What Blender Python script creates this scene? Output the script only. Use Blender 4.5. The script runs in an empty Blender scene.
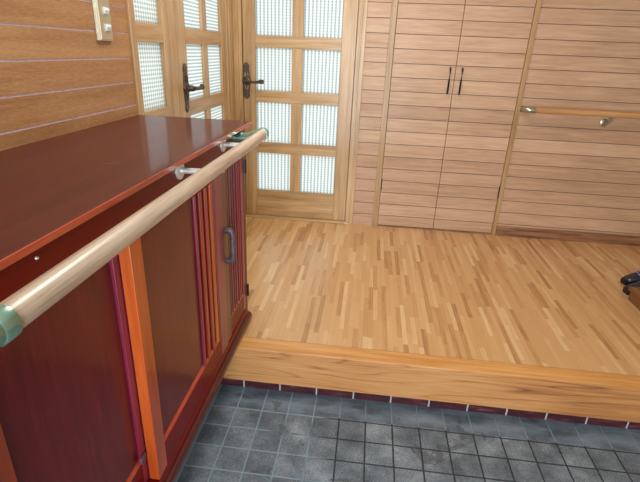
import bpy, bmesh, math, random
from mathutils import Vector, Matrix
random.seed(4)
S = bpy.context.scene
COL = S.collection

# ------------------------------------------------------------------ materials
def srgb(r, g, b):
    f = lambda c: (c/255/12.92) if c/255 <= .04045 else ((c/255+.055)/1.055)**2.4
    return (f(r), f(g), f(b), 1)

class NT:
    def __init__(s, name):
        s.m = bpy.data.materials.new(name); s.m.use_nodes = True
        s.t = s.m.node_tree; s.t.nodes.clear()
        s.out = s.t.nodes.new('ShaderNodeOutputMaterial')
        s.b = s.t.nodes.new('ShaderNodeBsdfPrincipled')
        s.t.links.new(s.b.outputs[0], s.out.inputs[0])
        s.tc = s.t.nodes.new('ShaderNodeTexCoord').outputs['Object']
    def L(s, a, b):
        s.t.links.new(a, b)
    def put(s, sock, v):
        if isinstance(v, bpy.types.NodeSocket): s.L(v, sock)
        else: sock.default_value = v
    def math(s, op, a, b=None, c=None, clamp=False):
        n = s.t.nodes.new('ShaderNodeMath'); n.operation = op; n.use_clamp = clamp
        s.put(n.inputs[0], a)
        if b is not None: s.put(n.inputs[1], b)
        if c is not None: s.put(n.inputs[2], c)
        return n.outputs[0]
    def mapping(s, scale, loc=(0, 0, 0), vec=None):
        n = s.t.nodes.new('ShaderNodeMapping')
        s.L(vec or s.tc, n.inputs[0]); s.put(n.inputs['Scale'], scale); s.put(n.inputs['Location'], loc)
        return n.outputs[0]
    def noise(s, vec, scale=1, detail=4, rough=.5, dist=0):
        n = s.t.nodes.new('ShaderNodeTexNoise'); s.L(vec, n.inputs['Vector'])
        n.inputs['Scale'].default_value = scale; n.inputs['Detail'].default_value = detail
        n.inputs['Roughness'].default_value = rough; n.inputs['Distortion'].default_value = dist
        return n.outputs['Fac']
    def white(s, *v):
        n = s.t.nodes.new('ShaderNodeTexWhiteNoise'); n.noise_dimensions = '3D'
        c = s.t.nodes.new('ShaderNodeCombineXYZ')
        for i, a in enumerate(v): s.put(c.inputs[i], a)
        s.L(c.outputs[0], n.inputs['Vector']); return n.outputs['Value']
    def comb(s, *v):
        c = s.t.nodes.new('ShaderNodeCombineXYZ')
        for i, a in enumerate(v): s.put(c.inputs[i], a)
        return c.outputs[0]
    def sep(s, vec=None):
        n = s.t.nodes.new('ShaderNodeSeparateXYZ'); s.L(vec or s.tc, n.inputs[0]); return n.outputs
    def ramp(s, fac, stops):
        n = s.t.nodes.new('ShaderNodeValToRGB'); s.L(fac, n.inputs[0])
        e = n.color_ramp.elements
        while len(e) < len(stops): e.new(.5)
        for x, (p, c) in zip(e, stops): x.position = p; x.color = c
        return n.outputs[0]
    def mix(s, f, a, b, mode='MIX'):
        n = s.t.nodes.new('ShaderNodeMix'); n.data_type = 'RGBA'; n.blend_type = mode
        s.put(n.inputs[0], f); s.put(n.inputs[6], a); s.put(n.inputs[7], b)
        return n.outputs[2]
    def bump(s, h, strength=.3, dist=.002):
        n = s.t.nodes.new('ShaderNodeBump'); n.inputs['Strength'].default_value = strength
        n.inputs['Distance'].default_value = dist; s.L(h, n.inputs['Height'])
        s.L(n.outputs[0], s.b.inputs['Normal'])
    def fin(s, col, rough=.5, coat=0, metal=0, coat_rough=.1, spec=.5):
        s.put(s.b.inputs['Base Color'], col); s.put(s.b.inputs['Roughness'], rough)
        s.put(s.b.inputs['Metallic'], metal); s.put(s.b.inputs['Coat Weight'], coat)
        s.put(s.b.inputs['Coat Roughness'], coat_rough); s.put(s.b.inputs['Specular IOR Level'], spec)
        return s.m

SCR = (.107, .2703, .0145, .471)
def scratch_mask(n):
    x, y, z = n.sep()
    along = n.math('LESS_THAN', n.math('ABSOLUTE', n.math('SUBTRACT', x, SCR[0])), SCR[2])
    across = n.math('LESS_THAN', n.math('ABSOLUTE', n.math('SUBTRACT', n.math('SUBTRACT', y, SCR[1]), n.math('MULTIPLY', n.math('SUBTRACT', x, SCR[0]), SCR[3]))), .0012)
    return n.math('MULTIPLY', n.math('MULTIPLY', along, across), .55)

def wood(name, dark, mid, light, axis='X', fine=1.0, rough=.45, coat=0.0, board=None, bvar=.15, bump=.15, coat_rough=.1, fleck=.25, con=.75, flk=(1, 1), spec=.5):
    """straight grained timber; grain runs along axis"""
    n = NT(name)
    st = {'X': (1.6, 34, 34), 'Y': (34, 1.6, 34), 'Z': (34, 34, 1.6)}[axis]
    st = tuple(a*fine for a in st)
    vec = n.tc
    if board:                       # every board has its own tone and its own grain
        bi = n.math('FLOOR', n.math('DIVIDE', n.sep()[2], board))
        rnd = n.white(bi, 3.3, 1.7)
        a = n.t.nodes.new('ShaderNodeVectorMath'); a.operation = 'ADD'
        n.L(n.tc, a.inputs[0]); n.L(n.comb(n.math('MULTIPLY', rnd, 17.0), n.math('MULTIPLY', rnd, 11.0), 0.0), a.inputs[1])
        vec = a.outputs[0]
    g = n.noise(n.mapping(st, vec=vec), 1, 5, .6, .6)
    f = n.noise(n.mapping(tuple(a*4*(flk[0] if a == min(st) else flk[1]) for a in st), vec=vec), 1, 3, .7)
    big = n.noise(vec, 2.2, 2)
    v = n.math('ADD', n.math('ADD', n.math('MULTIPLY', g, con), n.math('MULTIPLY', f, fleck)), .5-.5*(con+fleck))
    v = n.math('ADD', v, n.math('MULTIPLY', n.math('SUBTRACT', big, .5), .25))
    if board: v = n.math('ADD', v, n.math('MULTIPLY', n.math('SUBTRACT', rnd, .5), bvar))
    col = n.ramp(v, [(.33, dark), (.5, mid), (.66, light)])
    if bump: n.bump(f, bump, .001)
    if name == 'dark_mahogany_lacquer': col = n.mix(scratch_mask(n), col, srgb(196, 160, 140))
    return n.fin(col, rough, coat, coat_rough=coat_rough, spec=spec)

def plain(name, col, rough=.4, metal=0, coat=0, var=.12, scale=60):
    n = NT(name); k = n.noise(n.tc, scale, 3)
    d = tuple(c*(1-var) for c in col[:3])+(1,); l = tuple(min(1, c*(1+var)) for c in col[:3])+(1,)
    return n.fin(n.ramp(k, [(.3, d), (.7, l)]), rough, coat, metal)

PITCH = .0835
M = {}
M['siding'] = wood('pale_siding_wood', srgb(160, 124, 94), srgb(190, 154, 122), srgb(208, 175, 142), 'X', 1.6, .5, .08, PITCH, .1, fleck=.3, con=.38)
M['siding_side'] = wood('warm_siding_wood', srgb(138, 96, 58), srgb(172, 126, 82), srgb(196, 152, 106), 'Y', 1.0, .5, .1, PITCH, .12, fleck=.5, con=.45, flk=(7, 3))
M['groove'] = plain('siding_groove', srgb(84, 62, 62), .6)
M['groove_side_lit'] = plain('siding_groove_lit', srgb(214, 196, 204), .5)  # groove bottoms paler than the back wall's: glancing light put into colour
M['oak_v'] = wood('honey_oak_upright', srgb(150, 114, 68), srgb(184, 147, 98), srgb(204, 170, 122), 'Z', .9, .38, .35, coat_rough=.2)
M['oak_x'] = wood('honey_oak_rail', srgb(150, 114, 68), srgb(184, 147, 98), srgb(204, 170, 122), 'X', .9, .38, .35, coat_rough=.2)
M['oak_y'] = wood('honey_oak_side_rail', srgb(150, 114, 68), srgb(184, 147, 98), srgb(204, 170, 122), 'Y', .9, .38, .35, coat_rough=.2)
M['trim'] = wood('oak_cover_strip', srgb(140, 106, 64), srgb(170, 134, 88), srgb(190, 156, 108), 'Z', .9, .45, .2)
M['base'] = wood('brown_baseboard_wood', srgb(98, 66, 46), srgb(140, 98, 68), srgb(170, 126, 88), 'X', 1.6, .45, .1, con=1.1)
M['rail'] = wood('pale_beech_rail', srgb(166, 144, 122), srgb(198, 178, 156), srgb(216, 200, 180), 'Y', 1.6, .32, .45, coat_rough=.2, fleck=.4)
M['rail_x'] = wood('honey_rail', srgb(170, 122, 74), srgb(198, 150, 98), srgb(214, 170, 118), 'X', 1.0, .35, .4)
M['cab_top'] = wood('dark_mahogany_lacquer', srgb(64, 13, 10), srgb(82, 20, 15), srgb(94, 28, 21), 'Y', .7, .5, .42, coat_rough=.06, fleck=.1, bump=.03, con=.5, spec=.3)
M['cab_dark'] = wood('dark_plinth_lacquer', srgb(62, 18, 18), srgb(80, 26, 26), srgb(96, 38, 36), 'Y', .7, .3, .4, con=.5)
M['cab_panel_red'] = wood('crimson_mahogany_panel', srgb(78, 14, 18), srgb(100, 22, 26), srgb(118, 34, 34), 'Z', 2.2, .35, .3, coat_rough=.15, bump=.05, con=.5, spec=.3)
M['cab_edge'] = wood('lit_edge_bead_lacquer', srgb(150, 50, 30), srgb(184, 72, 46), srgb(205, 92, 62), 'Y', .7, .25, .8)
M['cab_red'] = wood('crimson_lacquer', srgb(92, 8, 6), srgb(116, 13, 9), srgb(134, 22, 15), 'Y', .6, .4, .12, coat_rough=.08, con=.5, spec=.2, fleck=.1, bump=.04)
M['cab_panel'] = wood('mahogany_panel', srgb(82, 20, 20), srgb(102, 30, 28), srgb(118, 42, 36), 'Z', 2.2, .35, .35, coat_rough=.15, bump=.05, con=.5, spec=.3)
M['cab_orange'] = wood('orange_stile_lacquer', srgb(160, 62, 18), srgb(190, 84, 30), srgb(208, 108, 46), 'Z', .6, .3, .45, fleck=.1, bump=.05)
M['cab_red_sheen'] = wood('red_stile_sheen_lacquer', srgb(98, 22, 42), srgb(128, 34, 60), srgb(146, 48, 74), 'Z', .6, .3, .4, fleck=.1, bump=.05)  # red lacquer; bluish reflected light is put into the colour as plum
M['cab_brown'] = wood('brown_stile_lacquer', srgb(76, 36, 24), srgb(98, 50, 34), srgb(114, 64, 44), 'Z', .6, .35, .3, fleck=.1, bump=.05)
M['cab_rib'] = wood('red_rib_lacquer', srgb(104, 18, 16), srgb(134, 28, 22), srgb(158, 44, 30), 'Z', .8, .3, .5, fleck=.1, bump=.05)
M['steel'] = plain('satin_steel', srgb(226, 228, 222), .38, .6, 0, .04)
M['steel_dull'] = plain('brushed_nickel', srgb(178, 176, 160), .3, .9, 0, .05)
M['steel_teal_refl'] = plain('steel_teal_reflection', srgb(150, 190, 172), .25, .85, 0, .05)  # silver end brackets; the teal they reflect is put into the colour
M['bronze'] = plain('dark_antique_bronze', srgb(92, 80, 72), .42, .7, 0, .35, 120)
M['black'] = plain('black_metal', srgb(42, 42, 48), .35, .6)
M['pull'] = plain('grey_violet_metal', srgb(104, 90, 100), .45, .4)
M['plate'] = plain('switch_plate_metal', srgb(196, 186, 158), .35, .5, 0, .04)
M['ivory'] = plain('switch_plate_rim', srgb(236, 228, 204), .35)
M['toggle'] = plain('white_switch_plastic', srgb(226, 238, 244), .25)
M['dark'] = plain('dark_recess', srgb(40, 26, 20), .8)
M['plaster'] = plain('white_plaster', srgb(232, 228, 218), .9, 0, 0, .03)
M['box_wood'] = wood('brown_platform_wood', srgb(80, 46, 22), srgb(108, 68, 36), srgb(134, 88, 50), 'Y', 1, .35, .3)
M['shoe_up'] = plain('dark_navy_upper', srgb(24, 32, 52), .35, 0, .4, .4, 90)
M['shoe_sole'] = plain('black_sole', srgb(14, 14, 16), .5)
M['shoe_trim'] = plain('pale_blue_stripe', srgb(130, 150, 180), .4)


def parquet():
    n = NT('oak_parquet_strips')
    x, y, z = n.sep()
    u = n.math('DIVIDE', x, 0.0215); cu = n.math('FLOOR', u); fu = n.math('FRACT', u)
    off = n.white(cu, .5, 2.0)
    ln = n.math('ADD', .22, n.math('MULTIPLY', n.white(cu, 7.7, 1.0), .13))
    v = n.math('ADD', n.math('DIVIDE', y, ln), n.math('MULTIPLY', off, 9.0))
    cv = n.math('FLOOR', v); fv = n.math('FRACT', v)
    rnd = n.white(cu, cv, .3)
    gv = n.comb(n.math('ADD', n.math('MULTIPLY', x, 150.0), n.math('MULTIPLY', rnd, 40.0)), n.math('ADD', n.math('MULTIPLY', y, 7.0), n.math('MULTIPLY', rnd, 70.0)), 0.0)
    g = n.noise(gv, 1, 4, .6, .5)
    val = n.math('ADD', n.math('MULTIPLY', rnd, .8), n.math('MULTIPLY', n.math('SUBTRACT', g, .5), .55))
    val = n.math('ADD', val, .08)
    col = n.ramp(val, [(.0, srgb(158, 108, 62)), (.13, srgb(186, 136, 84)), (.3, srgb(204, 158, 104)), (.74, srgb(213, 170, 116)), (1, srgb(232, 200, 152))])
    # seams
    du = n.math('MULTIPLY', n.math('MINIMUM', fu, n.math('SUBTRACT', 1.0, fu)), 0.0215)
    dv = n.math('MULTIPLY', n.math('MINIMUM', fv, n.math('SUBTRACT', 1.0, fv)), ln)
    seam = n.math('LESS_THAN', n.math('MINIMUM', du, dv), .0005)
    col = n.mix(n.math('MULTIPLY', seam, .22), col, srgb(120, 80, 45))
    wear = n.noise(n.tc, 3.5, 3)
    return n.fin(col, n.math('ADD', .26, n.math('MULTIPLY', wear, .2)), .85, coat_rough=.28)
M['parquet'] = parquet()

def kamachi(name, cols, k=46, sy=2.2):
    n = NT(name)
    g = n.noise(n.mapping((.55, 4.5, 6.5), (3.1, .4, .9)), 1.0, 2, .45, .25)
    rings = n.math('FRACT', n.math('MULTIPLY', g, 19.0))
    lin = n.math('POWER', n.math('ABSOLUTE', n.math('SUBTRACT', n.math('MULTIPLY', rings, 2.0), 1.0)), 8.0)
    f = n.noise(n.mapping((5, 160, 160)), 1, 4, .6, .3)
    big = n.noise(n.mapping((1.5, 9, 9)), 1, 3)
    v = n.math('ADD', n.math('MULTIPLY', f, .45), n.math('MULTIPLY', big, .55))
    v = n.math('SUBTRACT', v, n.math('MULTIPLY', lin, .17))
    col = n.ramp(v, [(.25, cols[0]), (.48, cols[1]), (.68, cols[2])])
    return n.fin(col, .36, .35, coat_rough=.2)
M['kamachi'] = kamachi('step_front_wood', (srgb(126, 78, 46), srgb(194, 134, 78), srgb(212, 160, 104)))
M['kamachi_top'] = wood('step_nosing_wood', srgb(190, 130, 66), srgb(214, 156, 88), srgb(226, 174, 108), 'X', 1.3, .34, .35)

def tiles():
    n = NT('blue_grey_stone_tile')
    x, y, z = n.sep()
    # jointing: columns every 104 mm, rows every 99 mm, a deeper border row against the step
    fu = n.math('FRACT', n.math('DIVIDE', n.math('SUBTRACT', x, .0767), .104))
    du = n.math('MULTIPLY', n.math('MINIMUM', fu, n.math('SUBTRACT', 1.0, fu)), .104)
    yy = n.math('SUBTRACT', 1.417, y)
    fv = n.math('FRACT', n.math('DIVIDE', yy, .0985))
    dv0 = n.math('MULTIPLY', n.math('MINIMUM', fv, n.math('SUBTRACT', 1.0, fv)), .0985)
    inb = n.math('GREATER_THAN', y, 1.425)
    dv = n.math('ADD', dv0, inb)
    wob = n.math('MULTIPLY', n.math('SUBTRACT', n.noise(n.tc, 60, 2), .5), .0018)
    d = n.math('ADD', n.math('MINIMUM', du, dv), wob)
    mr = n.t.nodes.new('ShaderNodeMapRange'); mr.interpolation_type = 'SMOOTHSTEP'
    n.L(d, mr.inputs[0]); mr.inputs[1].default_value = .0018; mr.inputs[2].default_value = .0038
    tile = mr.outputs[0]
    sp = n.noise(n.tc, 340, 3, .9)
    pa = n.noise(n.tc, 9, 4, .6)
    tone = n.white(n.math('FLOOR', n.math('DIVIDE', n.math('SUBTRACT', x, .0767), .104)), n.math('FLOOR', n.math('DIVIDE', yy, .0985)), .2)
    v = n.math('ADD', n.math('MULTIPLY', sp, .55), n.math('MULTIPLY', pa, .35))
    v = n.math('ADD', v, n.math('MULTIPLY', tone, .04))
    col = n.ramp(v, [(.37, srgb(54, 62, 70)), (.5, srgb(108, 120, 129)), (.63, srgb(172, 182, 188))])
    # smeared dusty border row
    smear = n.noise(n.mapping((7, 18, 1)), 1, 4, .65)
    bcol = n.ramp(smear, [(.36, srgb(62, 74, 84)), (.5, srgb(92, 108, 122)), (.66, srgb(112, 130, 144))])
    col = n.mix(n.math('MULTIPLY', inb, .85), col, bcol)
    # dark greasy stains with shapes of their own
    st = n.noise(n.tc, 6.3, 5, .7, .4)
    stain = n.math('MULTIPLY', n.math('GREATER_THAN', st, .61), .5)
    col = n.mix(stain, col, srgb(48, 50, 50))
    # joint mortar: pale and clean on the left and along the border, dirty elsewhere
    gn = n.noise(n.tc, 5, 3)
    gx = n.math('ADD', n.math('MULTIPLY', n.math('ADD', x, .20), 9.0), n.math('MULTIPLY', n.math('SUBTRACT', gn, .5), 5.0), clamp=True)
    gd = n.math('MULTIPLY', gx, n.math('SUBTRACT', 1.0, n.math('MULTIPLY', inb, .75)))
    gcol = n.mix(gd, srgb(126, 150, 164), srgb(30, 38, 46))
    col = n.mix(tile, gcol, col)
    n.bump(n.math('ADD', n.math('MULTIPLY', tile, 1.0), n.math('MULTIPLY', sp, .25)), .7, .002)
    return n.fin(col, .62)
M['tiles'] = tiles()
def maroon():
    n = NT('maroon_riser_tile')
    x = n.sep()[0]
    fu = n.math('FRACT', n.math('DIVIDE', n.math('SUBTRACT', x, .022), .1565))
    du = n.math('MULTIPLY', n.math('MINIMUM', fu, n.math('SUBTRACT', 1.0, fu)), .1565)
    j = n.math('LESS_THAN', du, .003)
    k = n.noise(n.mapping((14, 30, 60)), 1, 4)
    col = n.ramp(k, [(.35, srgb(56, 24, 30)), (.6, srgb(80, 36, 42)), (.8, srgb(124, 84, 88))])
    col = n.mix(j, col, srgb(176, 176, 180))
    return n.fin(col, .3, .4)
M['maroon'] = maroon()

def glass(name, ax, wu, wv, pu=.02, pv=.0165):
    """frosted checkered figured glass: a relief grid that passes the daylight from behind"""
    n = NT(name); s = n.sep(); u = s[ax]; v = s[2]
    su = n.math('SINE', n.math('MULTIPLY', u, 2*math.pi/pu)); sv = n.math('SINE', n.math('MULTIPLY', v, 2*math.pi/pv))
    h = n.math('ADD', n.math('MULTIPLY', su, wu), n.math('MULTIPLY', sv, wv))
    f = n.math('ADD', n.math('MULTIPLY', h, .5), .5, clamp=True)
    col = n.ramp(f, [(.1, srgb(176, 184, 186)), (.5, srgb(226, 230, 224)), (.85, srgb(250, 250, 246))])
    n.fin((.6, .64, .64, 1), .18, 0)
    n.put(n.b.inputs['Base Color'], col)
    n.bump(f, .5, .002)
    tr = n.t.nodes.new('ShaderNodeBsdfTranslucent'); n.L(col, tr.inputs[0])
    mx = n.t.nodes.new('ShaderNodeMixShader'); mx.inputs[0].default_value = .8
    n.L(n.b.outputs[0], mx.inputs[1]); n.L(tr.outputs[0], mx.inputs[2]); n.L(mx.outputs[0], n.out.inputs[0])
    return n.m
M['glass_back'] = glass('checkered_glass_back', 0, .7, .28, .0235)
M['glass_side'] = glass('checkered_glass_side', 1, .12, .75)
M['glass_slim'] = glass('checkered_glass_slim', 1, .5, .45)

# ------------------------------------------------------------------ mesh helpers
class MB:
    def __init__(s): s.bm = bmesh.new(); s.i = 0
    def _f(s, vs):
        try:
            f = s.bm.faces.new(vs); f.material_index = s.i; return f
        except ValueError: return None
    def box(s, x0, x1, y0, y1, z0, z1):
        v = [s.bm.verts.new((x, y, z)) for z in (z0, z1) for y in (y0, y1) for x in (x0, x1)]
        for q in ((0, 2, 3, 1), (4, 5, 7, 6), (0, 1, 5, 4), (2, 6, 7, 3), (0, 4, 6, 2), (1, 3, 7, 5)): s._f([v[k] for k in q])
        return s
    def tube(s, pts, rad, n=16, caps=True, flat=None):
        pts = [Vector(p) for p in pts]; rings = []
        if not hasattr(rad, '__len__'): rad = [rad]*len(pts)
        up = Vector((0, 0, 1))
        for i, p in enumerate(pts):
            t = (pts[min(i+1, len(pts)-1)]-pts[max(i-1, 0)]).normalized()
            a = t.cross(up)
            if a.length < 1e-3: a = t.cross(Vector((0, 1, 0)))
            a.normalize(); b = a.cross(t).normalized()
            fx = flat or 1
            rings.append([s.bm.verts.new(p+(a*math.cos(k*2*math.pi/n)+b*math.sin(k*2*math.pi/n)*fx)*rad[i]) for k in range(n)])
        for r0, r1 in zip(rings, rings[1:]):
            for k in range(n): s._f([r0[k], r0[(k+1) % n], r1[(k+1) % n], r1[k]])
        if caps: s._f(rings[0][::-1]); s._f(rings[-1])
        return s
    def extrude_poly(s, pts, axis, a, b):
        """closed 2D outline swept from a to b along axis (0,1,2)"""
        def mk(p, t):
            q = [0, 0, 0]; q[axis] = t; o = [k for k in range(3) if k != axis]; q[o[0]], q[o[1]] = p; return s.bm.verts.new(q)
        A = [mk(p, a) for p in pts]; B = [mk(p, b) for p in pts]; n = len(pts)
        for k in range(n): s._f([A[k], A[(k+1) % n], B[(k+1) % n], B[k]])
        s._f(A[::-1]); s._f(B); return s
    def build(s, name, mats, parent=None, loc=(0, 0, 0), bevel=0, smooth=False, seg=2):
        bmesh.ops.recalc_face_normals(s.bm, faces=s.bm.faces)
        if parent is not None: loc = parent.get('_o', (0, 0, 0)) if parent.type == 'EMPTY' else parent.get('_o', (0, 0, 0))
        bmesh.ops.translate(s.bm, verts=s.bm.verts, vec=-Vector(loc))
        me = bpy.data.meshes.new(name); s.bm.to_mesh(me); s.bm.free()
        for m in (mats if isinstance(mats, (list, tuple)) else [mats]): me.materials.append(M[m])
        o = bpy.data.objects.new(name, me); COL.objects.link(o)
        if parent is not None: o.parent = parent; o['_o'] = tuple(loc)
        else: o.location = loc; o['_o'] = tuple(loc)
        if smooth:
            me.polygons.foreach_set('use_smooth', [True]*len(me.polygons))
            if smooth == 'auto':
                md = o.modifiers.new('edges', 'EDGE_SPLIT'); md.split_angle = math.radians(40)
        if bevel:
            md = o.modifiers.new('bevel', 'BEVEL'); md.width = bevel; md.segments = seg; md.limit_method = 'ANGLE'
            md.harden_normals = False
        return o

def box(name, mats, x0, x1, y0, y1, z0, z1, parent=None, bevel=0):
    return MB().box(x0, x1, y0, y1, z0, z1).build(name, mats, parent, bevel=bevel)
def empty(name, loc, label=None, cat=None, group=None, kind=None):
    o = bpy.data.objects.new(name, None); COL.objects.link(o); o.location = loc; o['_o'] = tuple(loc)
    o.empty_display_size = .1
    return tag(o, label, cat, group, kind)
def tag(o, label=None, cat=None, group=None, kind=None):
    if label: o['label'] = label
    if cat: o['category'] = cat
    if group: o['group'] = group
    if kind: o['kind'] = kind
    return o
def struct(o, label, cat):
    return tag(o, label, cat, kind='structure')

def siding_profile(d_front, d_back, z0, z1, g=.003, dep=.003, sgn=1):
    """outline in (depth, z): boards with square grooves every PITCH; returns points and groove flags"""
    pts = [(d_front, z0)]
    k = math.ceil((z0+.012)/PITCH)
    zs = []
    while k*PITCH < z1-.012: zs.append(k*PITCH); k += 1
    for z in zs:
        pts += [(d_front, z-g/2), (d_front+sgn*dep, z-g/2), (d_front+sgn*dep, z+g/2), (d_front, z+g/2)]
    pts += [(d_front, z1), (d_back, z1), (d_back, z0)]
    return pts
def add_siding(mb, axis, a, b, d_front, d_back, z0, z1, g=.0036):
    """boards run along axis 0 (wall facing -Y) or axis 1 (wall facing +X)"""
    sgn = 1 if d_back > d_front else -1
    pts = siding_profile(d_front, d_back, z0, z1, g, .003, sgn)
    n = len(pts)
    def mk(p, t): return mb.bm.verts.new((t, p[0], p[1]) if axis == 0 else (p[0], t, p[1]))
    A = [mk(p, a) for p in pts]; B = [mk(p, b) for p in pts]
    for k in range(n):
        p, q = pts[k], pts[(k+1) % n]
        f = mb._f([A[k], A[(k+1) % n], B[(k+1) % n], B[k]])
        inner = abs(p[0]-d_front) > 1e-6 or abs(q[0]-d_front) > 1e-6
        if f and inner and k < n-3: f.material_index = 1
    mb._f(A[::-1]); mb._f(B)

D = 3.10; XW = -.90; ZT = -.21; ZC = 2.40; XR = 2.70; YF = -1.60
# ------------------------------------------------------------------ the room
struct(box('floor', 'parquet', XW, XR, 1.612, D, -.03, 0), 'light oak strip parquet of the raised hall', 'floor')
mb = MB().box(XW, XR, YF, 1.56, ZT-.04, ZT)
struct(mb.build('floor', 'tiles'), 'blue-grey square stone tiles of the lower entrance floor', 'floor')
mb = MB().box(XW, XR, 1.53, 1.612, -.165, 0)
k = mb.build('trim_1', ['kamachi', 'kamachi_top'], bevel=.004, seg=3)
for f in k.data.polygons:
    if f.normal.z > .9: f.material_index = 1
struct(k, 'solid honey timber step edge between parquet and tiles', 'step')
struct(box('trim_2', 'maroon', XW, XR, 1.545, 1.60, ZT, -.165), 'strip of maroon tiles under the timber step edge', 'tile strip')
struct(box('ceiling', 'plaster', XW-.1, XR+.1, YF-.1, D+.1, ZC, ZC+.05), 'white ceiling', 'ceiling')

mb = MB()
add_siding(mb, 0, -.068, .074, D, D+.10, 0, ZC)
add_siding(mb, 0, .928, XR, D, D+.10, 0, ZC)
add_siding(mb, 0, .074, .928, D, D+.10, 2.02, ZC)
add_siding(mb, 0, XW-.1, -.068, D, D+.10, 2.04, ZC)
struct(mb.build('wall_back', ['siding', 'groove']), 'back wall of pale horizontal boards', 'wall')
mb = MB()
add_siding(mb, 1, YF, 1.752, XW, XW-.10, ZT, ZC, .005)
add_siding(mb, 1, 1.752, D+.1, XW, XW-.10, 2.04, ZC)
struct(mb.build('wall_left', ['siding_side', 'groove_side_lit']), 'left wall of warm brown horizontal boards above the cabinet', 'wall')
mb = MB(); add_siding(mb, 1, YF, D+.1, XR, XR+.10, ZT, ZC)
struct(mb.build('wall_right', ['siding', 'groove']), 'right wall of pale horizontal boards', 'wall')
mb = MB()                                           # entrance wall with the wide opening of the front door
mb.box(XW-.1, -.7, YF-.1, YF, ZT, ZC).box(1.1, XR+.1, YF-.1, YF, ZT, ZC).box(-.7, 1.1, YF-.1, YF, 1.95, ZC)
struct(mb.build('wall_front', 'plaster'), 'entrance wall with a wide door opening', 'wall')

mb = MB().box(.930, XR, D-.013, D, 0, .070)
struct(mb.build('baseboard_back', 'base', bevel=.002), 'brown baseboard under the boards right of the closet', 'baseboard')
struct(box('baseboard_back', 'siding', -.066, .070, D-.006, D, 0, .066), 'short pale baseboard between glazed door and closet', 'baseboard')

# ------------------------------------------------------------------ glazed doors
ROWS = [(.205, .471), (.543, .809), (.880, 1.143), (1.212, 1.477), (1.546, 1.811)]
# back door
def bezier(p0, p1, p2, p3, n=8):
    out = []
    for i in range(n+1):
        t = i/n; a = [(1-t)**3, 3*t*(1-t)**2, 3*t*t*(1-t), t**3]
        out.append(sum((Vector(p)*w for p, w in zip((p0, p1, p2, p3), a)), Vector()))
    return out

DR = empty('door_1', (-.842, D, 0), 'honey oak glazed door in the back wall, ten checkered panes, lever at its left', 'door', kind='structure')
YD = D+.006
mb = MB().box(-.842, -.762, YD, YD+.034, .018, 1.93).box(-.213, -.124, YD, YD+.034, .018, 1.93)
mb.build('stile', 'oak_v', DR, bevel=.002)
zr = [.018]+[z for r in ROWS for z in r]+[1.93]
mb = MB()
for a, b in zip(zr[::2], zr[1::2]): mb.box(-.762, -.213, YD+.0015, YD+.0325, a, b)
mb.build('rail', 'oak_x', DR, bevel=.0015)
mb = MB()
for a, b in ROWS: mb.box(-.525, -.456, YD+.0015, YD+.0325, a, b)
mb.build('muntin', 'oak_v', DR, bevel=.0015)
for a, b in ROWS:
    for u0, u1 in ((-.762, -.525), (-.456, -.213)):
        box('glass_pane', 'glass_back', u0, u1, YD+.015, YD+.019, a, b, DR)
# door frame with rebates, casing strip and threshold
mb = MB().box(-.899, -.868, D-.010, D+.06, 0, 2.0).box(-.868, -.846, D-.002, D+.06, 0, 2.0)
mb.box(-.120, -.094, D, D+.06, 0, 2.0).box(-.094, -.068, D-.012, D+.06, 0, 2.04).box(-.899, -.094, D-.010, D+.06, 1.94, 2.04)
mb.build('door_frame', 'oak_v', DR, bevel=.0015)
mb = MB().box(-.868, -.835, D+.042, D+.06, 0, 1.94).box(-.132, -.094, D+.042, D+.06, 0, 1.94).box(-.868, -.094, D+.042, D+.06, 1.92, 1.94)
mb.build('door_stop', 'oak_v', DR)
box('threshold', 'oak_x', -.845, -.121, D-.022, D+.06, 0, .016, DR, bevel=.003)

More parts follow.
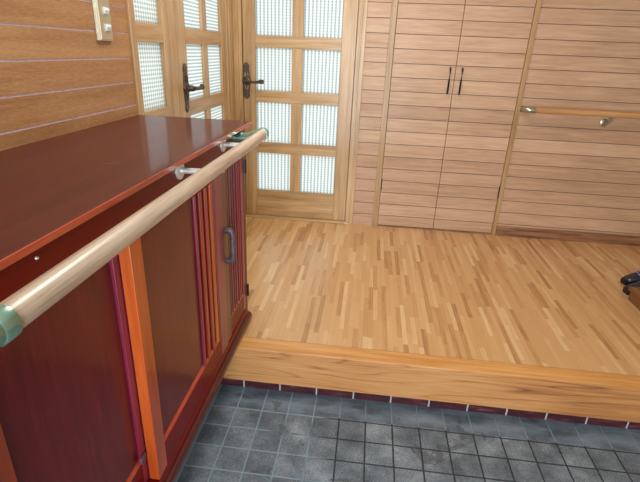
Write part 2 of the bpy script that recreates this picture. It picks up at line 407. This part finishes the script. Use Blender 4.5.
def lever_set(parent, axis, u, z, d, n):
    """ornate antique backplate with pierced waist, lever and curled square tip; axis: 0 on back wall (faces -Y), 1 on left wall (faces +X)"""
    def P(uu, zz, dd): return (u+uu, d-dd, z+zz) if axis == 0 else (d+dd, u+uu, z+zz)
    w = lambda t: max(.005, .009+.020*(1-min(1, abs(t)))**.9+.007*math.exp(-((abs(t)-.82)/.1)**2)-(.006 if abs(t) > .985 else 0))
    N = 40; H = .112
    mb = MB()
    # plate as rim and centre bar, with two pierced slots above and below the boss
    def ribbon(f, g, z0, z1, t=.007, n=24):
        rows = []
        for i in range(n+1):
            tt = z0+(z1-z0)*i/n
            rows.append([mb.bm.verts.new(P(q, tt, dd)) for q in (f(tt), g(tt)) for dd in (0, t)])
        for a, b in zip(rows, rows[1:]):
            for c, e in ((0, 1), (1, 3), (3, 2), (2, 0)): mb._f([a[c], a[e], b[e], b[c]])
        mb._f(rows[0][:2]+rows[0][:1:-1]); mb._f(rows[-1][:2]+rows[-1][:1:-1])
    W = lambda zz: w(zz/H)
    for z0, z1 in ((-H, -.055), (.055, H)): ribbon(lambda q: -W(q), lambda q: W(q), z0, z1)
    for s in (-1, 1):
        ribbon(lambda q: s*W(q)-s*.009, lambda q: s*W(q), -.055, .055)
    ribbon(lambda q: -.0035, lambda q: .0035, -.055, .055)
    mb.build('backplate', 'bronze', parent, bevel=.0015)
    a = MB()
    a.tube([P(0, 0, .0), P(0, 0, .012), P(0, 0, .016), P(0, 0, .04), P(0, 0, .046)], [.030, .028, .015, .014, .011], 20)
    a.tube([P(0, 0, .042), P(.02, -.001, .046), P(.045, -.004, .047), P(.075, -.003, .046), P(.10, 0, .045)], [.011, .009, .0075, .009, .010], 14)
    c = [P(.092, -.012, .040), P(.124, -.012, .040), P(.124, .014, .040), P(.092, .014, .040)]
    c2 = [P(.092, -.012, .051), P(.124, -.012, .051), P(.124, .014, .051), P(.092, .014, .051)]
    A = [a.bm.verts.new(q) for q in c]; B = [a.bm.verts.new(q) for q in c2]
    for k in range(4): a._f([A[k], A[(k+1) % 4], B[(k+1) % 4], B[k]])
    a._f(A[::-1]); a._f(B)
    a.tube([P(.108, .001, .052), P(.108, .001, .056)], [.011, .008], 12)
    a.build('lever', 'bronze', parent, smooth='auto')
hb = empty('door_handle', (0, 0, 0)); hb.parent = DR; hb['_o'] = DR['_o']
lever_set(hb, 0, -.822, .937, YD, 0)

# left wall door and slim glazed panel
DL = empty('door_2', (XW, 2.185, 0), 'honey oak glazed door in the left wall, two columns of panes, bronze lever', 'door', kind='structure')
XD = XW-.006
mb = MB().box(XD-.034, XD, 2.193, 2.315, .018, 1.93).box(XD-.034, XD, 2.868, 2.952, .018, 1.93)
mb.build('stile', 'oak_v', DL, bevel=.002)
mb = MB()
for a, b in zip(zr[::2], zr[1::2]): mb.box(XD-.0325, XD-.0015, 2.315, 2.868, a, b)
mb.build('rail', 'oak_y', DL, bevel=.0015)
mb = MB()
for a, b in ROWS: mb.box(XD-.0325, XD-.0015, 2.557, 2.625, a, b)
mb.build('muntin', 'oak_v', DL, bevel=.0015)
for a, b in ROWS:
    for u0, u1 in ((2.315, 2.557), (2.625, 2.868)):
        box('glass_pane', 'glass_side', XD-.019, XD-.015, u0, u1, a, b, DL)
mb = MB().box(XW-.06, XW, 2.166, 2.183, 0, 2.0).box(XW-.06, XW+.002, 2.957, 2.985, 0, 2.0).box(XW-.06, XW+.010, 2.985, 3.018, 0, 2.0)
mb.box(XW-.06, XW+.004, 3.018, 3.046, 0, 2.0).box(XW-.06, XW+.001, 3.046, D, 0, 2.0).box(XW-.06, XW+.001, 2.166, 3.09, 1.94, 2.04)
mb.build('door_frame', 'oak_v', DL, bevel=.002)
mb = MB().box(XW-.06, XW-.042, 2.166, 2.20, 0, 1.94).box(XW-.06, XW-.042, 2.94, 2.985, 0, 1.94).box(XW-.06, XW-.042, 2.166, 2.985, 1.92, 1.94)
mb.build('door_stop', 'oak_v', DL)
box('threshold', 'oak_y', XW-.06, XW+.015, 2.185, 2.955, 0, .016, DL, bevel=.003)
hl = empty('door_handle', (0, 0, 0)); hl.parent = DL; hl['_o'] = DL['_o']
lever_set(hl, 1, 2.268, .944, XD, 0)

WN = empty('window_1', (XW, 1.752, 0), 'slim oak glazed side panel between the brown boards and the left door', 'window', kind='structure')
mb = MB().box(XW-.06, XW+.010, 1.752, 1.768, 0, 2.04).box(XW-.06, XW+.004, 1.768, 1.775, 0, 2.04)
mb.box(XW-.06, XW, 1.775, 1.812, 0, 2.04).box(XW-.06, XW, 2.055, 2.166, 0, 2.04)
mb.build('window_frame', 'oak_v', WN, bevel=.002)
mb = MB()
for a, b in zip([0]+zr[1:-1:2][:0]+[z for r in ROWS for z in r][0:0], []): pass
zz = [0]+[z for r in ROWS for z in r]+[2.04]
for a, b in zip(zz[::2], zz[1::2]): mb.box(XW-.058, XW-.002, 1.812, 2.055, a, b)
mb.build('rail', 'oak_y', WN, bevel=.0015)
for a, b in ROWS: box('glass_pane', 'glass_slim', XD-.019, XD-.015, 1.812, 2.055, a, b, WN)
# unseen lower end of the wall under the side panel, below hall level
# ------------------------------------------------------------------ closet
CL = empty('closet', (.501, D, 0), 'built-in double-door closet faced with pale horizontal boards, two slim black pulls', 'closet')
def shift_siding(name, x0, x1, yf):
    mb = MB(); add_siding(mb, 0, x0, x1, yf, yf+.022, .012, 1.97)
    return mb.build(name, ['siding', 'groove'], CL)
d1 = shift_siding('door', .1125, .4990, D-.001)
d2 = shift_siding('door', .5028, .8985, D-.001)
for dd, px in ((d1, .467), (d2, .5395)):
    mb = MB()
    mb.tube([(px, D-.001, .925), (px, D-.016, .922), (px, D-.022, .935), (px, D-.024, .995), (px, D-.022, 1.06), (px, D-.016, 1.073), (px, D-.001, 1.070)], [.004, .005, .0055, .005, .0055, .005, .004], 10)
    mb.build('pull_handle', 'black', dd, smooth=True)
for dd, px in ((d1, .1115), (d2, .8995)):
    for z0 in (.265, 1.62):
        mb = MB().tube([(px, D-.006, z0), (px, D-.006, z0+.026)], .005, 10).tube([(px, D-.006, z0+.028), (px, D-.006, z0+.054)], .005, 10)
        mb.tube([(px, D-.006, z0+.056), (px, D-.006, z0+.082)], .005, 10)
        mb.build('hinge', 'black', dd, smooth='auto')
mb = MB().box(.074, .110, D-.012, D+.10, 0, 2.02).box(.901, .928, D-.012, D+.10, 0, 2.02).box(.110, .901, D-.012, D+.10, 1.975, 2.02)
mb.build('frame', 'trim', CL, bevel=.002)
mb = MB().box(.110, .901, D-.003, D+.09, 0, .009)
mb.build('sill', 'base', CL)
mb = MB().box(.110, .901, D+.035, D+.045, .009, 1.975)
mb.build('inner_panel', 'dark', CL)

# ------------------------------------------------------------------ shoe cabinet
CX = -.475
CB = empty('shoe_cabinet', (-.69, .72, 0), 'long low red-brown lacquered shoe cabinet with sliding doors along the left wall', 'cabinet')
Y0, Y1 = -.35, 1.742
tp = MB().box(XW+.001, -.4515, Y0, Y1+.014, .866, .880).build('top', 'cab_top', CB, bevel=.002)
MB().box(-.4515, -.4475, Y0, Y1+.014, .8668, .8792).build('lit_front_edge', 'cab_edge', CB, bevel=.0012)  # front edge of the top; its lit look is put into the colour
box('fascia', 'cab_red', -.500, CX-.002, Y0, Y1, .795, .866, CB, bevel=.001)
mb = MB().box(XW+.001, -.53, Y0, Y1-.02, .0, .795).box(XW+.001, -.500, Y0, Y1-.02, .795, .866)
mb.build('carcass', 'cab_brown', CB)
box('side_panel', 'cab_brown', XW+.001, CX-.001, Y1-.02, Y1, .0, .866, CB, bevel=.0015)
# base rail and projecting rounded plinth moulding
box('base_rail', 'cab_red', -.53, CX, Y0, Y1-.02, .040, .075, CB, bevel=.002)
prof = [(-.53, .0), (-.470, .0), (-.465, .004), (-.462, .012), (-.461, .022), (-.463, .031), (-.467, .037), (-.473, .040), (-.53, .040)]
mb = MB(); mb.extrude_poly(prof, 1, Y0, Y1+.012)
mb.build('plinth_moulding', 'cab_dark', CB, bevel=.004)
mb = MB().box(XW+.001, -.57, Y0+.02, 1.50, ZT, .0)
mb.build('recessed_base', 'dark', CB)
def cab_door(ya, yb, xf, th, left_m, right_m, ribs=(), pull=None, panel_y=None, hinge=False, sw=(.048, .055), zt=.80, panel_m='cab_panel'):
    o = box('door', panel_m, xf-.016, xf-.008, ya+.02, yb-.02, .10, zt-.02, CB)
    box('stile', left_m, xf-th, xf, ya, ya+sw[0], .078, zt, o, bevel=.0018)
    box('stile', right_m, xf-th, xf, yb-sw[1], yb, .078, zt, o, bevel=.0018)
    box('rail', 'cab_red', xf-th, xf-.001, ya+sw[0], yb-sw[1], .078, .158, o, bevel=.0018)
    box('rail', 'cab_red', xf-th, xf-.001, ya+sw[0], yb-sw[1], zt-.055, zt, o, bevel=.0018)
    MB().extrude_poly([(xf-.008, .158), (xf-.001, .158), (xf-.001, .161), (xf-.008, .168)], 1, ya+sw[0], yb-sw[1]).build('bead', 'cab_edge', o)
    for yr, wr, mr in ribs:
        box('rib', mr, xf-.008, xf-.0005, yr, yr+wr, .158, zt-.055, o, bevel=.0025)
    return o
# rear track door, front track doors and hinged end door
cab_door(-.34, .418, CX, .027, 'cab_orange', 'cab_red_sheen', panel_m='cab_panel_red')
cab_door(.40, .90, CX-.029, .021, 'cab_orange', 'cab_red_sheen', sw=(.068, .092), panel_m='cab_panel_red')
cab_door(.828, 1.443, CX, .027, 'cab_orange', 'cab_red_sheen', sw=(.050, .078),
         ribs=[(1.196, .014, 'cab_red_sheen'), (1.236, .022, 'cab_rib'), (1.282, .022, 'cab_rib'), (1.328, .018, 'cab_orange'), (1.352, .010, 'cab_rib')])  # orange rib: lit side face of a dark red rib put into colour
hd = cab_door(1.446, 1.738, CX-.003, .021, 'cab_brown', 'cab_red_sheen', sw=(.056, .056),
         ribs=[(1.512, .012, 'cab_brown'), (1.538, .014, 'cab_red_sheen'), (1.566, .014, 'cab_brown'), (1.596, .014, 'cab_red_sheen'), (1.628, .014, 'cab_red_sheen'), (1.655, .012, 'cab_rib')])
xf = CX-.003
mb = MB().tube([(xf, 1.484, .535), (xf+.004, 1.484, .535), (xf+.006, 1.484, .535)], [.013, .013, .009], 16)
mb.tube([(xf, 1.484, .415), (xf+.004, 1.484, .415), (xf+.006, 1.484, .415)], [.013, .013, .009], 16)
pts = bezier((xf, 1.484, .535), (xf+.022, 1.484, .537), (xf+.022, 1.484, .530), (xf+.022, 1.484, .505))+bezier((xf+.022, 1.484, .445), (xf+.022, 1.484, .420), (xf+.022, 1.484, .413), (xf, 1.484, .415))
mb.tube(pts, .0092, 12)
mb.build('pull_handle', 'pull', hd, smooth='auto')
for z in (.13, .68):
    MB().tube([(CX+.001, Y1-.006, z), (CX+.001, Y1-.006, z+.055)], .006, 12).build('hinge', 'black', hd, smooth='auto')
# finger catch on the sliding door behind
MB().box(CX-.029, CX-.023, .796, .822, .163, .182).build('door_stop', 'pull', CB, bevel=.003)
MB().tube([(CX-.002, .572, .838), (CX+.001, .572, .838)], [.003, .002], 10).build('screw_cap', 'steel', CB, smooth='auto')

# ------------------------------------------------------------------ handrail over the cabinet front
HR = empty('handrail', (-.36, 1.0, .87), 'pale round wooden handrail on steel brackets along the front of the red cabinet', 'handrail')
rx, rz, rr = -.36, .868, .0178
MB().tube([(rx, .368, rz), (rx, 1.55, rz)], rr, 32).build('rail', 'rail', HR, smooth='auto')
def elbow(y0, s):
    mb = MB()
    mb.tube([(rx, y0-s*.004, rz), (rx, y0-s*.002, rz), (rx, y0+s*.016, rz), (rx, y0+s*.018, rz)], [rr+.0008, rr+.0026, rr+.0026, rr+.001], 32)
    p = bezier((rx, y0+s*.016, rz), (rx, y0+s*.042, rz), (rx-.006, y0+s*.052, rz), (rx-.058, y0+s*.052, .8455), 12)+[Vector((CX+.028, y0+s*.052, .8445)), Vector((CX-.0019, y0+s*.052, .8445))]
    mb.tube(p, [rr+.0006]*13+[rr+.0006, rr+.0006], 28)
    return mb.build('end_bracket', 'steel_teal_refl', HR, smooth='auto')
elbow(1.55, 1); elbow(.368, -1)
def bracket(y):
    mb = MB()
    mb.tube([(CX-.0019, y, .8415), (CX+.003, y, .8415), (CX+.006, y, .8415)], [.0235, .0235, .019], 24)
    p = bezier((CX+.002, y, .8415), (CX+.05, y, .8415), (rx-.012, y, .8415), (rx, y, rz-rr+.001), 10)
    mb.tube(p, .0078, 12)
    mb.tube([(rx, y-.018, rz-rr-.0005), (rx, y+.018, rz-rr-.0005)], .004, 10)
    mb.build('bracket', 'steel', HR, smooth='auto')
    mb = MB()
for y in (1.112, 1.475): bracket(y)

# ------------------------------------------------------------------ handrail on the back wall
H2 = empty('handrail', (1.7, D-.06, .853), 'honey wooden handrail on the back wall right of the closet', 'handrail')
yr = D-.062; z2 = .853
MB().tube([(.995, yr, z2), (2.55, yr, z2)], .0175, 28).build('rail', 'rail_x', H2, smooth='auto')
mb = MB()
mb.tube([(1.003, yr, z2), (1.001, yr, z2), (.985, yr, z2), (.983, yr, z2)], [.0180, .0198, .0198, .018], 28)
mb.tube(bezier((.985, yr, z2), (.955, yr, z2), (.944, yr+.008, z2), (.943, D-.012, z2), 10)+[Vector((.943, D, z2))], .0178, 24)
mb.build('end_bracket', 'steel_dull', H2, smooth='auto')
for bx in (1.445, 2.2):
    mb = MB().tube([(bx, D, .795), (bx, D-.006, .795), (bx, D-.009, .795)], [.024, .024, .019], 24)
    mb.tube(bezier((bx, D-.006, .795), (bx, D-.04, .792), (bx+.02, yr, .805), (bx+.02, yr, z2-.0165), 8), .0062, 12)
    mb.tube([(bx-.002, yr, z2-.018), (bx+.042, yr, z2-.018)], .004, 10)
    mb.build('bracket', 'steel_dull', H2, smooth='auto')

# ------------------------------------------------------------------ light switch
SW = empty('light_switch', (XW, 1.583, 1.231), 'beige metal light switch plate with small white toggles on the brown boards', 'light switch')
MB().box(XW, XW+.010, 1.535, 1.620, 1.141, 1.321).build('rim', 'ivory', SW, bevel=.002)
MB().box(XW+.009, XW+.012, 1.546, 1.617, 1.145, 1.317).build('faceplate', 'plate', SW, bevel=.001)
for z in (1.281, 1.231, 1.181):
    t = MB().box(XW+.011, XW+.013, 1.569, 1.603, z-.014, z+.014).build('toggle', 'plate', SW, bevel=.0005)
    MB().extrude_poly([(XW+.012, z-.010), (XW+.016, z-.010), (XW+.020, z+.002), (XW+.018, z+.010), (XW+.012, z+.010)], 1, 1.573, 1.599).build('toggle_key', 'toggle', t, bevel=.001)

# ------------------------------------------------------------------ low brown wooden platform and dark shoes at the right edge
BX = empty('wooden_platform', (1.62, 2.03, 0), 'low brown wooden platform on the parquet at the right edge', 'platform')
MB().box(1.405, 1.86, 1.78, 2.285, .052, .072).build('top_board', 'box_wood', BX, bevel=.003)
mb = MB().box(1.415, 1.85, 1.79, 1.81, 0, .052).box(1.415, 1.85, 2.255, 2.275, 0, .052).box(1.415, 1.435, 1.81, 2.255, 0, .052).box(1.83, 1.85, 1.81, 2.255, 0, .052)
mb.build('skirt', 'box_wood', BX, bevel=.001)

def shoe(loc, rz, label, first=None):
    """low dark shoe, toe towards local -X"""
    r = empty('shoe', loc, label, 'shoe', 'dark shoes by the platform')
    r.rotation_euler.z = rz; r.scale = (1.12, 1.12, 1.2)
    if first:
        for c in list(first.children):
            k = c.copy(); COL.objects.link(k); k.parent = r
        return r
    r['_o'] = (0, 0, 0)
    def half(t): return .047*(math.sin(math.pi*min(1, (t*.93+.035)))**.42)*(1-.16*math.sin(math.pi*t)**2*(1 if t > .4 else .3))
    mb = MB(); rings = []
    for i in range(25):
        t = i/24; x = -.13+.26*t; w = max(half(t), .012)
        rings.append([mb.bm.verts.new((x, sy*w*k, z)) for sy, k, z in ((-1, .96, 0), (-1, 1.04, .012), (-1, 1.0, .022), (1, 1.0, .022), (1, 1.04, .012), (1, .96, 0))])
    for a, b in zip(rings, rings[1:]):
        for k in range(6): mb._f([a[k], a[(k+1) % 6], b[(k+1) % 6], b[k]])
    mb._f(rings[0]); mb._f(rings[-1][::-1])
    mb.build('sole', 'shoe_sole', r, smooth='auto')
    # upper: closed toe rising to an open collar
    mb = MB(); rings = []; N = 18
    for i in range(29):
        t = i/28; x = -.127+.252*t; w = max(half(t)*.97, .012)
        h = .030+.038*min(1, t/.42)**.8 if t < .42 else .068+.004*math.sin((t-.42)*5)
        h *= (min(1, t/.05+.35))
        row = []
        op = 0 if t < .42 else min(1, (t-.42)/.1)
        if t > .93: op = max(0, 1-(t-.93)/.05)*.9
        for k in range(N+1):
            a = math.pi*k/N
            yy = -w*math.cos(a); z = .018+(h-.018)*math.sin(a)**.65
            if op and .30 < k/N < .70: z = .018+(h-.018)*(1-op)+.012*op; yy *= 1.0
            row.append(mb.bm.verts.new((x, yy, z)))
        rings.append(row)
    for a, b in zip(rings, rings[1:]):
        for k in range(N): mb._f([a[k], a[k+1], b[k+1], b[k]])
    mb._f(rings[0]); mb._f(rings[-1][::-1])
    mb.build('upper', 'shoe_up', r, smooth=True)
    for s in (-1, 1):
        mb = MB()
        for q in range(3):
            x = -.055+.022*q
            mb.tube([(x, s*.0455, .024), (x+.010, s*.043, .040), (x+.018, s*.034, .055)], .0022, 6)
        mb.build('side_stripe', 'shoe_trim', r, smooth=True)
    mb = MB()
    for q in range(4):
        x = -.070+.018*q; z = .052+.0045*q
        mb.tube([(x, -.020, z), (x, 0, z+.006), (x, .020, z)], .0022, 6)
    mb.build('lace', 'shoe_trim', r, smooth=True)
    return r
s1 = shoe((1.622, 2.485, 0), math.radians(8), 'dark navy shoe further back, its whole toe showing at the right edge')
s2 = shoe((1.578, 2.355, 0), math.radians(3), 'dark navy shoe just behind the brown platform, mostly hidden', s1)

# ------------------------------------------------------------------ light
def area(name, loc, rot, sx, sy, power, col):
    l = bpy.data.lights.new(name, 'AREA'); l.shape = 'RECTANGLE'; l.size = sx; l.size_y = sy; l.energy = power; l.color = col
    o = bpy.data.objects.new(name, l); COL.objects.link(o); o.location = loc; o.rotation_euler = rot; return o
area('entrance_daylight', (.0, YF-.05, .87), (math.radians(90), 0, 0), 1.3, 2.1, 84, (.86, .94, 1.0))
area('ceiling_light', (-.15, 1.9, ZC-.03), (0, 0, 0), .7, .7, 25, (1.0, .95, .88))
w = bpy.data.worlds.new('World'); S.world = w; w.use_nodes = True
bg = w.node_tree.nodes['Background']; bg.inputs[0].default_value = (.86, .94, 1, 1); bg.inputs[1].default_value = 2.0

# ------------------------------------------------------------------ camera
cam = bpy.data.cameras.new('camera'); co = bpy.data.objects.new('camera', cam); COL.objects.link(co)
R0, R1, R2 = Vector((.993, .1109, .0398)), Vector((.0791, -.3772, -.9228)), Vector((-.0873, .9195, -.3833))
Z = (-R2).normalized(); X = R0-Z*R0.dot(Z); X.normalize(); Y = Z.cross(X)
m = Matrix((X, Y, Z)).transposed().to_4x4(); m.translation = Vector((0, 0, 1.14))
co.matrix_world = m
cam.sensor_width = 36; cam.lens = 459.12*36/640; cam.clip_start = .02
S.camera = co
for o in bpy.data.objects:
    if '_o' in o: del o['_o']
S.view_settings.view_transform = 'Standard'; S.view_settings.look = 'None'; S.view_settings.gamma = 1
S.view_settings.use_curve_mapping = False
S.view_settings.exposure = .0
